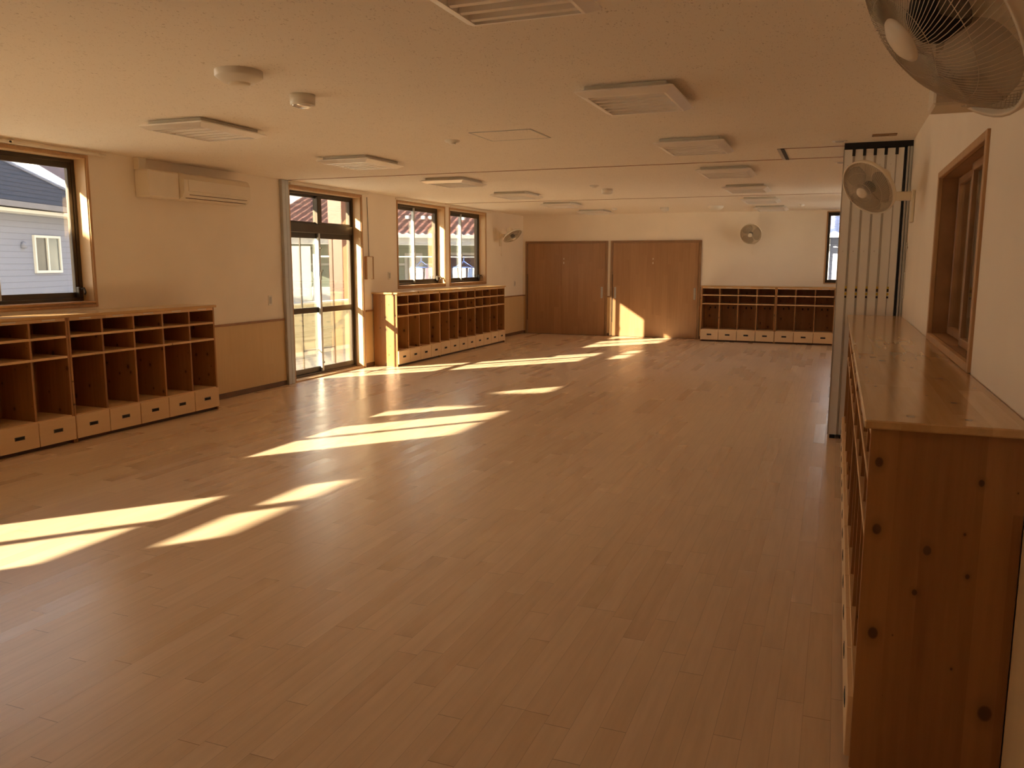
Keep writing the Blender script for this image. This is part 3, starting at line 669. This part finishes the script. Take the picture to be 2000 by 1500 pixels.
# ------------------------------------------------------------------ wall fans
def basis(nrm, upv=Vector((0, 0, 1))):
    n = Vector(nrm).normalized(); x = upv.cross(n).normalized(); y = n.cross(x)
    return Matrix((x, y, n)).transposed()
def wall_fan(label, head, nrm, plate, wall_n, R=.20, wires=60, seg=5, rot=0., box=False, wr=.0011, cords=True):
    """head: centre of the guard; nrm: facing; plate: point on the wall; wall_n: wall normal"""
    t = thing('wall_fan', label, 'fan', plate, group='wall fans')
    pl_ = Vector(plate); h = Vector(head)-pl_; Mh = basis(nrm).to_4x4(); Mh.translation = h
    wn_ = Vector(wall_n).normalized()
    def hb(name, mb, mat):
        o = build(name, mb, mat, t); o.matrix_local = Mh; return o
    m = MB()
    for k in range(wires):
        a0 = 2*math.pi*k/wires; pts = []
        for j in range(seg+1):
            u = j/seg; r = .036+(R-.036)*u; a = a0+.55*u; z = .078*(1-u**2.3)
            pts.append((r*math.cos(a), r*math.sin(a), z))
        m.tube(pts, wr, 3, caps=False)
    for rr_ in (.075, .14):
        u = (rr_-.036)/(R-.036); z = .078*(1-u**2.3)
        m.tube([(rr_*math.cos(a*math.pi/18), rr_*math.sin(a*math.pi/18), z) for a in range(36)], wr, 3, closed=True)
    hb('front_guard', m, MT['wire'])
    m = MB()
    for k in range(wires):
        a0 = 2*math.pi*k/wires; pts = []
        for j in range(4):
            u = j/3; r = .06+(R-.06)*u; pts.append((r*math.cos(a0), r*math.sin(a0), -.06*(1-u**2.5)))
        m.tube(pts, wr, 3, caps=False)
    hb('back_guard', m, MT['wire'])
    hb('rim_ring', MB().lathe([(R-.002, -.014), (R+.006, -.014), (R+.008, 0), (R+.006, .014), (R-.002, .014), (R-.002, -.014)], 48), MT['fan'])
    hb('hub_cap', MB().lathe([(0, .088), (.03, .086), (.04, .08), (.042, .074), (.0, .074)], 32), MT['fan'])
    for b in range(3):
        m = MB(); P = []; F = []
        for i in range(9):
            u = i/8; r = .03+u*(R-.05); w0 = math.radians(28+38*math.sin(math.pi*(u*.75+.12)))
            for j in range(5):
                q = j/4-.5; a = rot+b*2*math.pi/3+q*2*w0*.8; P.append((r*math.cos(a), r*math.sin(a), .012-.034*q))
        for i in range(8):
            for j in range(4): F.append((i*5+j, i*5+j+1, (i+1)*5+j+1, (i+1)*5+j))
        m.add(P, F, 0, True); o = hb('fan_blade', m, MT['blade']); sm_ = o.modifiers.new('thickness', 'SOLIDIFY'); sm_.thickness = .002
    hb('blade_hub', MB().lathe([(0, .05), (.03, .048), (.044, .03), (.046, -.03), (.0, -.03)], 24), MT['black'])
    hb('motor_housing', MB().lathe([(.0, -.055), (.062, -.055), (.066, -.09), (.062, -.15), (.045, -.18), (.0, -.19)], 28), MT['fan'])
    # mount: plate on the wall, arm, neck joint (thing-space = world axes, origin at plate)
    tx = Vector((0, 0, 1)).cross(wn_).normalized()
    def obox(mb, c, hx, hy, hz, bev=.006):
        q = MB().box(-hx, -hy, -hz, hx, hy, hz, bev=bev); Mx = Matrix((wn_, tx, Vector((0, 0, 1)))).transposed()
        o_ = len(mb.v); mb.v += [tuple(Mx @ Vector(p)+Vector(c)) for p in q.v]; mb.f += [[i+o_ for i in f] for f in q.f]; mb.m += q.m; mb.sm += q.sm
    m = MB(); obox(m, wn_*.014+Vector((0, 0, -.05)), .013, .045, .125); build('wall_plate', m, MT['fan'], t)
    back = h-Vector(nrm).normalized()*.12
    reach = max(.12, back.dot(wn_))
    m = MB(); obox(m, wn_*(reach/2+.01)+Vector((0, 0, .03)), reach/2, .03, .034); build('arm', m, MT['fan'], t)
    m = MB(); m.tube([wn_*reach+Vector((0, 0, .03)), (wn_*reach+Vector((0, 0, .03)))*.4+back*.6, back], [.034, .032, .03], 12); build('tilt_joint', m, MT['fan'], t)
    if box:
        m = MB(); obox(m, Vector(box), .055, .05, .022, .004); build('control_box', m, MT['fan'], t)
    if cords:
        m = MB()
        for dx, ln in ((-.012, .16), (.014, .19)):
            p = wn_*.03+tx*dx+Vector((0, 0, -.17)); m.tube([p, p-Vector((0, 0, ln))], .0012, 4)
            m.lathe([(0, .008), (.006, 0), (.006, -.014), (0, -.018)], 8, center=tuple(p-Vector((0, 0, ln))))
        build('pull_cord', m, MT['fan'], t)
    return t
wall_fan('white wall fan in front of the folding partition on the right wall', (.165, 6.38, 2.066), (-.59, -.61, -.54), (.52, 7.20, 2.03), (-1, 0, 0), R=.20, wires=80, wr=.0016)
wall_fan('small white wall fan on the back wall above the cubby cabinets', (-1.62, 16.72, 2.10), (-.10, -1, -.35), (-1.60, 17.0, 2.08), (0, -1, 0), R=.20, wires=48, wr=.0022)
wall_fan('small white wall fan on the left wall beside the far left window', (-6.08, 15.43, 2.075), (.56, -.17, -.81), (-6.45, 15.68, 2.05), (1, 0, 0), R=.20, wires=48, wr=.0022)
wall_fan('large white wall fan cut off by the top right corner of the photo', (.135, 1.542, 1.945), (-.776, -.17, -.60), (.52, 1.72, 2.02), (-1, 0, 0), R=.195, wires=96, seg=8, wr=.0008, rot=.6, box=(-.33, -.05, -.19), cords=False)

# ------------------------------------------------------------------ air conditioner on the left wall
ac = thing('air_conditioner', 'white split air conditioner high on the left wall beside the window', 'air conditioner', (XL+.003, 6.28, 2.17))
prof = [(0, 0.02), (.03, .0), (.16, .0), (.205, .025), (.235, .08), (.235, .20), (.21, .25), (.17, .268), (0, .268)]
m = MB(); m.prism([(x, z) for x, z in prof], 1, .41, 1.43, smooth=False); build('body', m, MT['cream'], ac)
build('front_panel', MB().prism([(.2355, .085), (.243, .09), (.243, .202), (.2355, .206)], 1, .47, 1.41), MT['cream'], ac)
m = MB().box(.19, .5, .050, .2255, 1.38, .055).box(.19, .47, .016, .2035, 1.38, .021); build('louvre_slot', m, MT['base'], ac)
m = MB().box(.05, .47, .2685, .16, 1.38, .271); build('air_intake_grille', m, MT['part_edge'], ac)
m = MB().box(0, .0, .0, .185, .405, .262, bev=.012); build('pipe_cover', m, MT['cream'], ac)
m = MB().box(0, .0, .262, .07, .10, .378, bev=.004); build('pipe_riser', m, MT['cream'], ac)

# ------------------------------------------------------------------ curtain rails, switches, boards
def rail(y0, y1, label):
    t = thing('curtain_rail', label, 'curtain rail', (XL, y0, 2.515))
    build('rail_channel', B(.045, -.06, -.012, .07, y1-y0+.06, .012, bev=.003), MT['cream'], t)
    m = MB()
    for k in (0, .5, 1): yy = (y1-y0)*k; m.box(0, yy-.012, -.008, .07, yy+.012, .016, bev=.002)
    build('rail_bracket', m, MT['cream'], t)
rail(4.05, 5.85, 'cream curtain rail over the near left window'); rail(2.2, 3.9, 'cream curtain rail left of the near window, beyond the photo edge')
rail(8.75, 10.45, 'cream curtain rail over the tall glass door'); rail(11.42, 13.15, 'cream curtain rail over the left one of the far windows'); rail(13.3, 15.0, 'cream curtain rail over the right one of the far windows')
def switch(x, y, z, axis, label, h=.12, w_=.07):
    sg = -1 if axis == '-x' else 1
    t = thing('light_switch', label, 'switch', (x, y, z))
    build('switch_plate', B(0, -w_/2, -h/2, .008*sg, w_/2, h/2, bev=.002), MT['white'], t)
    build('rocker', B(.008*sg, -.018, -h/2+.02, .012*sg, .018, h/2-.02, bev=.001), MT['part_edge'], t)
switch(XL, 8.28, 1.08, '+x', 'white light switch on the left wall before the silver jamb'); switch(XL, 11.18, 1.34, '+x', 'small white switch on the left wall beside the far windows')
switch(XL, 16.5, 1.10, '+x', 'small white switch on the left wall near the back corner')
switch(XR, 7.63, 1.36, '-x', 'tall white switch plate on the right wall above the counter', .22, .07); switch(XR, 7.62, 1.66, '-x', 'small white plate on the right wall beside the partition', .06, .05)
t = thing('wall_board', 'small wood-edged white board hanging on a wire beside the glass door', 'board', (XL, 10.56, 1.46))
build('board', B(.0, -.085, -.16, .035, .085, .16, bev=.002), MT['cream'], t); m = MB(); m.box(0, -.095, -.165, .045, -.085, .165).box(0, .085, -.165, .045, .095, .165).box(0, -.085, .16, .045, .085, .17)
build('board_edge', m, MT['casing'], t); build('wire', MB().tube([(.012, .02, .16), (.010, .015, .6), (.012, .0, 1.02)], .004, 5), MT['hook'], t)

# ------------------------------------------------------------------ outside
struct('ground', B(-60, -40, -4.1, 30, 70, -4.0), MT['ground'])
struct('trim_13', MB().box(-7.50, YF-1, 2.80, XL-WT, YB+1, 2.95).box(-7.56, YF-1, 2.83, -7.50, YB+1, 2.99), MT['out_white'], 'eave outside the left wall')
bal = thing('balcony', 'balcony with cream sided parapet outside the glass door', 'balcony', (0, 0, 0))
build('balcony_floor', B(-8.85, -3, -.25, XL-WT-.002, YB-.5, -.10), MT['deck'], bal)
build('parapet', B(-8.88, -3, -.10, -8.76, YB-.5, .80), MT['siding_cream'], bal)
build('parapet_cap', B(-8.92, -3, .80, -8.72, YB-.5, .835, bev=.006), MT['concrete'], bal)
build('parapet_foot', B(-8.76, -3, -.10, -8.745, YB-.5, -.03), MT['concrete'], bal)
o = build('red_post', B(-9.60, 14.24, -4.0, -9.27, 14.56, 4.2, bev=.01), MT['post']); tag(o, 'thick rust-red post standing beyond the balcony outside the glass door', 'post')
o = build('added_shade_tower', MB().box(-11.3, -.84, -4, -11.0, .22, 4.7).prism([(-.84, 4.60), (-.10, 4.60), (-.24, 4.76), (-.66, 5.12), (-1.2, 5.7), (-2.2, 5.7), (-1.6, 5.1)], 0, -11.3, -11.0), MT['concrete']); tag(o, 'grey concrete sun blocker added out of view to shade the near window', 'sun blocker')  # unseen block with sloped arm, added to cut the sun through the near window

o = build('added_shade_slab', MB().box(-13.05, 6.62, -4, -12.85, 7.28, 7.5), MT['concrete']); tag(o, 'tall grey slab added out of view to shade the last left window', 'chimney')  # added out of view to keep sun off part of the back wall

# grey house seen through the near left window
u_ = Vector((-.367, .93, 0)).normalized(); n_ = Vector((-.93, -.367, 0)).normalized()
ang = math.atan2(-u_.x, u_.y)   # local +y -> u_
gh = thing('grey_house', 'blue-grey sided house with dark slate roof outside the near left window', 'house', (-15.14, 14.08, 0), (0, 0, ang))
# local: +y = u (to the right), -x = away from us ; corner at origin
Lh, Dh = 6.2, 6.1
build('house_wall', B(-Dh+.45, -Lh+.45, -4, -.45, -.45, 2.50), MT['siding'], gh)
build('gutter', MB().box(-.06, -Lh, 2.52, .04, 0, 2.62).box(-.45, -Lh+.1, 2.44, -.06, -.1, 2.50, 1), [MT['slate_eave'], MT['out_white']], gh)
zr = 2.61+Dh/2*.66
m = MB(); m.add([(0, 0, 2.61), (0, -Lh, 2.61), (-Dh, -Lh, 2.61), (-Dh, 0, 2.61), (-Dh/2, -Dh/2, zr), (-Dh/2, -Lh+Dh/2, zr)], [(0, 4, 5, 1), (3, 2, 5, 4), (0, 3, 4), (1, 5, 2), (0, 1, 2, 3)])
build('slate_roof', m, MT['slate'], gh)
build('hip_ridge_tiles', MB().tube([(0, 0, 2.63), (-Dh/2, -Dh/2, zr+.02)], .045, 6), MT['siding'], gh)
wd = build('house_window', MB(), MT['out_white'], gh)
m = MB(); ring(m, -.46, -.40, -2.42, -1.48, 1.32, 2.06, .05); m.box(-.45, -1.97, 1.37, -.41, -1.92, 2.01); bpy.data.objects.remove(wd); wd = build('house_window', m, MT['out_white'], gh)
build('pane', MB().box(-.449, -2.37, 1.37, -.44, -1.97, 2.01, 0).box(-.449, -1.92, 1.37, -.43, -1.53, 2.01, 1), [MT['pane_dark'], MT['pane_grey']], wd)
build('vent_hood', MB().lathe([(.0, .07), (.05, .05), (.065, 0), (.065, -.06), (0, -.06)], 14, center=(-.43, -2.75, 1.86)), MT['siding'], gh)
# red roof and white rake board behind it
rb = thing('red_roof_house', 'dark red roof with a white rake board rising behind the grey house', 'house', (0, 0, 0))
A_, B_ = Vector((-24.4, 18, 5.44)), Vector((-19.9, 18, 3.27)); C_, D_ = Vector((-24.2, 25, 4.6)), Vector((-31, 25, 7.8)); th = Vector((0, 0, -.15))
build('red_roof', MB().add([A_, B_, C_, D_, A_+th, B_+th, C_+th, D_+th], [(0, 1, 2, 3), (7, 6, 5, 4), (0, 4, 5, 1), (1, 5, 6, 2), (2, 6, 7, 3), (3, 7, 4, 0)]), MT['red_board'], rb)
o1 = Vector((0, -.06, 0)); dz = Vector((0, 0, .16)); dz2 = Vector((0, 0, .02))
build('rake_board', MB().add([A_+o1-dz, B_+o1-dz, B_+o1+dz2, A_+o1+dz2, A_-o1*.1-dz, B_-o1*.1-dz, B_-o1*.1+dz2, A_-o1*.1+dz2], [(0, 1, 2, 3), (7, 6, 5, 4), (0, 4, 5, 1), (1, 5, 6, 2), (2, 6, 7, 3), (3, 7, 4, 0)]), MT['out_white'], rb)
build('gable_wall', MB().add([(-24.4, 18.2, -4), (-19.9, 18.2, -4), (-19.9, 18.2, 3.05), (-24.4, 18.2, 5.2), (-24.4, 25, -4), (-19.9, 25, -4), (-19.9, 25, 1.5), (-24.4, 25, 4.0)], [(0, 1, 2, 3), (7, 6, 5, 4), (0, 4, 5, 1), (1, 5, 6, 2), (2, 6, 7, 3), (3, 7, 4, 0)]), MT['siding'], rb)

# wing with red tiled roof outside the glass door and the far windows
def rolled_roof(P0, along, upv, L, H, period=.30, amp=.035, course=.33):
    al = Vector(along).normalized(); uv = Vector(upv).normalized(); nn = al.cross(uv).normalized()
    if nn.z < 0: nn = -nn
    m = MB(); nu = int(L/period*6); nc = int(H/course); o = 0
    P0 = Vector(P0)
    for c_ in range(nc):
        for e_ in (0, 1):
            v_ = (c_+e_)*course; lift = .012*(1-e_)
            for i in range(nu+1):
                a = i/nu*L; ph = (a/period) % 1.0; h = amp*(math.sin(math.pi*min(1, ph/.62)) if ph < .62 else 0)
                m.v.append(tuple(P0+al*a+uv*v_+nn*(h+lift)))
    for c_ in range(nc):
        for i in range(nu):
            a = c_*2*(nu+1)+i; b = a+nu+1; m.f.append([a, a+1, b+1, b]); m.m.append(0); m.sm.append(True)
            if c_ < nc-1: q = b+nu+1; m.f.append([b, b+1, q+1, q]); m.m.append(0); m.sm.append(False)
    return m
a_ = Vector((.754, .657, 0)); nin = Vector((-.657, .754, 0)); G0 = Vector((-13.72, 16.78, 2.27)); s_ = Vector((-1.07, 5.22, 1.73))
wg = thing('tiled_wing', 'neighbouring wing with red tiled roof, white gutter and pale green siding outside', 'building', (0, 0, 0))
rr = build('tiled_roof', rolled_roof(G0, a_, s_, 12.5, 9.5, .21, .045, .60), MT['tile_red'], wg)
def quadbox(mb, t0, t1, d0, d1, z0, z1, mi=0):
    P = []
    for z in (z0, z1):
        for t_, d_ in ((t0, d0), (t1, d0), (t1, d1), (t0, d1)): q = G0+a_*t_+nin*d_; P.append((q.x, q.y, z))
    mb.add(P, [(3, 2, 1, 0), (4, 5, 6, 7), (0, 1, 5, 4), (1, 2, 6, 5), (2, 3, 7, 6), (3, 0, 4, 7)], mi); return mb
build('roof_gutter', quadbox(MB(), -.1, 12.6, -.08, .03, 2.20, 2.27), MT['concrete'], wg)
build('fascia_board', quadbox(MB(), -.1, 12.6, .0, .06, 2.00, 2.19), MT['out_white'], wg)
build('soffit', quadbox(MB(), -.1, 12.6, .06, 1.1, 2.03, 2.06), MT['out_white'], wg)
build('wing_wall', quadbox(MB(), -.1, 12.6, 1.0, 1.2, -4, 2.10), MT['siding_green'], wg)
build('sunlit_wall', quadbox(MB(), -1.0, 1.55, -.05, .35, -4, 1.95), MT['out_white'], wg)
build('veranda_parapet', quadbox(MB(), 1.55, 3.9, -.3, -.15, -4, .92), MT['out_white'], wg)
build('white_band', quadbox(MB(), -.1, 12.6, .95, 1.0, 1.46, 1.52), MT['out_white'], wg)
dw = build('wing_doorway', quadbox(MB(), 5.30, 6.30, .96, 1.0, -.3, 1.82), MT['out_white'], wg)
build('dark_opening', quadbox(MB(), 5.40, 6.20, .93, .96, -.3, 1.74), MT['cloth_dark'], dw)
dw = build('wing_window', quadbox(MB(), 4.20, 4.70, .96, 1.0, .9, 1.80), MT['out_white'], wg)
build('pane', quadbox(MB(), 4.28, 4.50, .93, .96, .96, 1.72), MT['pane_grey'], dw)
for t_ in (3.70, 4.15, 4.35, 5.30, 5.95, 6.6):
    q = G0+a_*t_+s_*.24+Vector((0, 0, .05)); m = MB().box(-.05, -.04, 0, .05, .04, .09, bev=.01); build('snow_guard', m, MT['out_white'], wg, loc=tuple(q))

# laundry between our building and the wing
def lp_(t_, d_=-1.3): q = G0+a_*t_+nin*d_; return Vector((q.x, q.y, 0))
lr = thing('laundry_pole', 'long white laundry pole on two posts outside the far windows', 'laundry pole', (0, 0, 0))
p0, p1 = lp_(1.5), lp_(8.0)
build('horizontal_pole', MB().tube([p0+Vector((0, 0, 1.68)), p1+Vector((0, 0, 1.68))], .016, 8), MT['out_white'], lr)
for p in (p0, p1): build('post', MB().tube([p+Vector((0, 0, -4)), p+Vector((0, 0, 1.74))], .03, 8), MT['steel'], lr)
for ti, which, mats_ in ((4.13, 'left', ['cloth_white', 'cloth_orange', 'cloth_white', 'cloth_pink', 'cloth_white', 'cloth_dark', 'cloth_dark']), (5.24, 'right', ['cloth_blue', 'cloth_white', 'cloth_white', 'cloth_blue', 'cloth_white', 'cloth_white', 'cloth_white'])):
    c = lp_(ti); hg = thing('laundry_hanger', 'blue clip hanger hooked on the pole behind the %s one of the far windows' % which, 'hanger', (c.x, c.y, 1.68))
    build('hook', MB().tube([(0, 0, .02), (.02, 0, 0), (0, 0, -.04), (0, 0, -.10)], .008, 6), MT['blue_plastic'], hg)
    m = MB(); m.tube([(.26*math.cos(k*math.pi/12), .26*math.sin(k*math.pi/12), -.26) for k in range(24)], .012, 6, closed=True)
    for k in range(4): a = k*math.pi/2; m.tube([(0, 0, -.10), (.26*math.cos(a), .26*math.sin(a), -.26)], .006, 5)
    for k in (-.12, 0, .12): m.tube([(k, -.23, -.26), (k, .23, -.26)], .008, 5)
    build('hanger_frame', m, MT['blue_plastic'], hg)
    cloths = []
    for k, mm in enumerate(mats_):
        a = -math.pi*.95+k*math.pi*1.9/len(mats_); rw = .08; h_ = .42+.08*((k*7) % 3)
        m = MB(); P = []; F = []
        for i in range(6):
            for j in range(7):
                q = j/6-.5; P.append((q*rw*2*(1+.12*i/5), .018*math.sin(q*9+i*.6+k), -i/5*h_))
        for i in range(5):
            for j in range(6): F.append((i*7+j, i*7+j+1, (i+1)*7+j+1, (i+1)*7+j))
        m.add(P, F, 0, True)
        o = build('hanging_cloth', m, MT[mm], loc=(c.x+.25*math.cos(a), c.y+.25*math.sin(a), 1.68-.275), rot=(0, 0, a+math.pi/2))
        sm_ = o.modifiers.new('thickness', 'SOLIDIFY'); sm_.thickness = .006
        nm = {'cloth_white': 'white', 'cloth_orange': 'orange', 'cloth_pink': 'mauve', 'cloth_dark': 'dark', 'cloth_blue': 'blue'}[mm]
        cloths.append((Vector((math.cos(a), math.sin(a), 0)).dot(a_), o, nm))
    cloths.sort(key=lambda q: q[0])
    for (k_, o, nm), od in zip(cloths, ['leftmost', 'second from the left', 'third from the left', 'middle', 'third from the right', 'second from the right', 'rightmost']):
        tag(o, '%s cloth pegged on the %s blue hanger outside, %s of seven' % (nm, which, od), 'laundry', 'laundry on the %s hanger' % which)

# blue tiled house seen past the partition through the back window
bh = thing('blue_roof_house', 'house with blue tiled roof seen through the narrow back window', 'house', (0, 0, 0))
build('tiled_roof', rolled_roof((-5, 23.6, 2.33), (1, 0, 0), (0, 1, .42), 10, 5, .28, .05, .34), MT['tile_blue'], bh)
build('gutter', B(-5, 23.5, 2.22, 5, 23.62, 2.33), MT['out_white'], bh)
build('house_wall', B(-4.8, 24.3, -4, 4.8, 24.5, 2.3), MT['siding'], bh)
build('corner_board', B(-.55, 24.2, -4, -.25, 24.3, 2.2), MT['out_white'], bh)
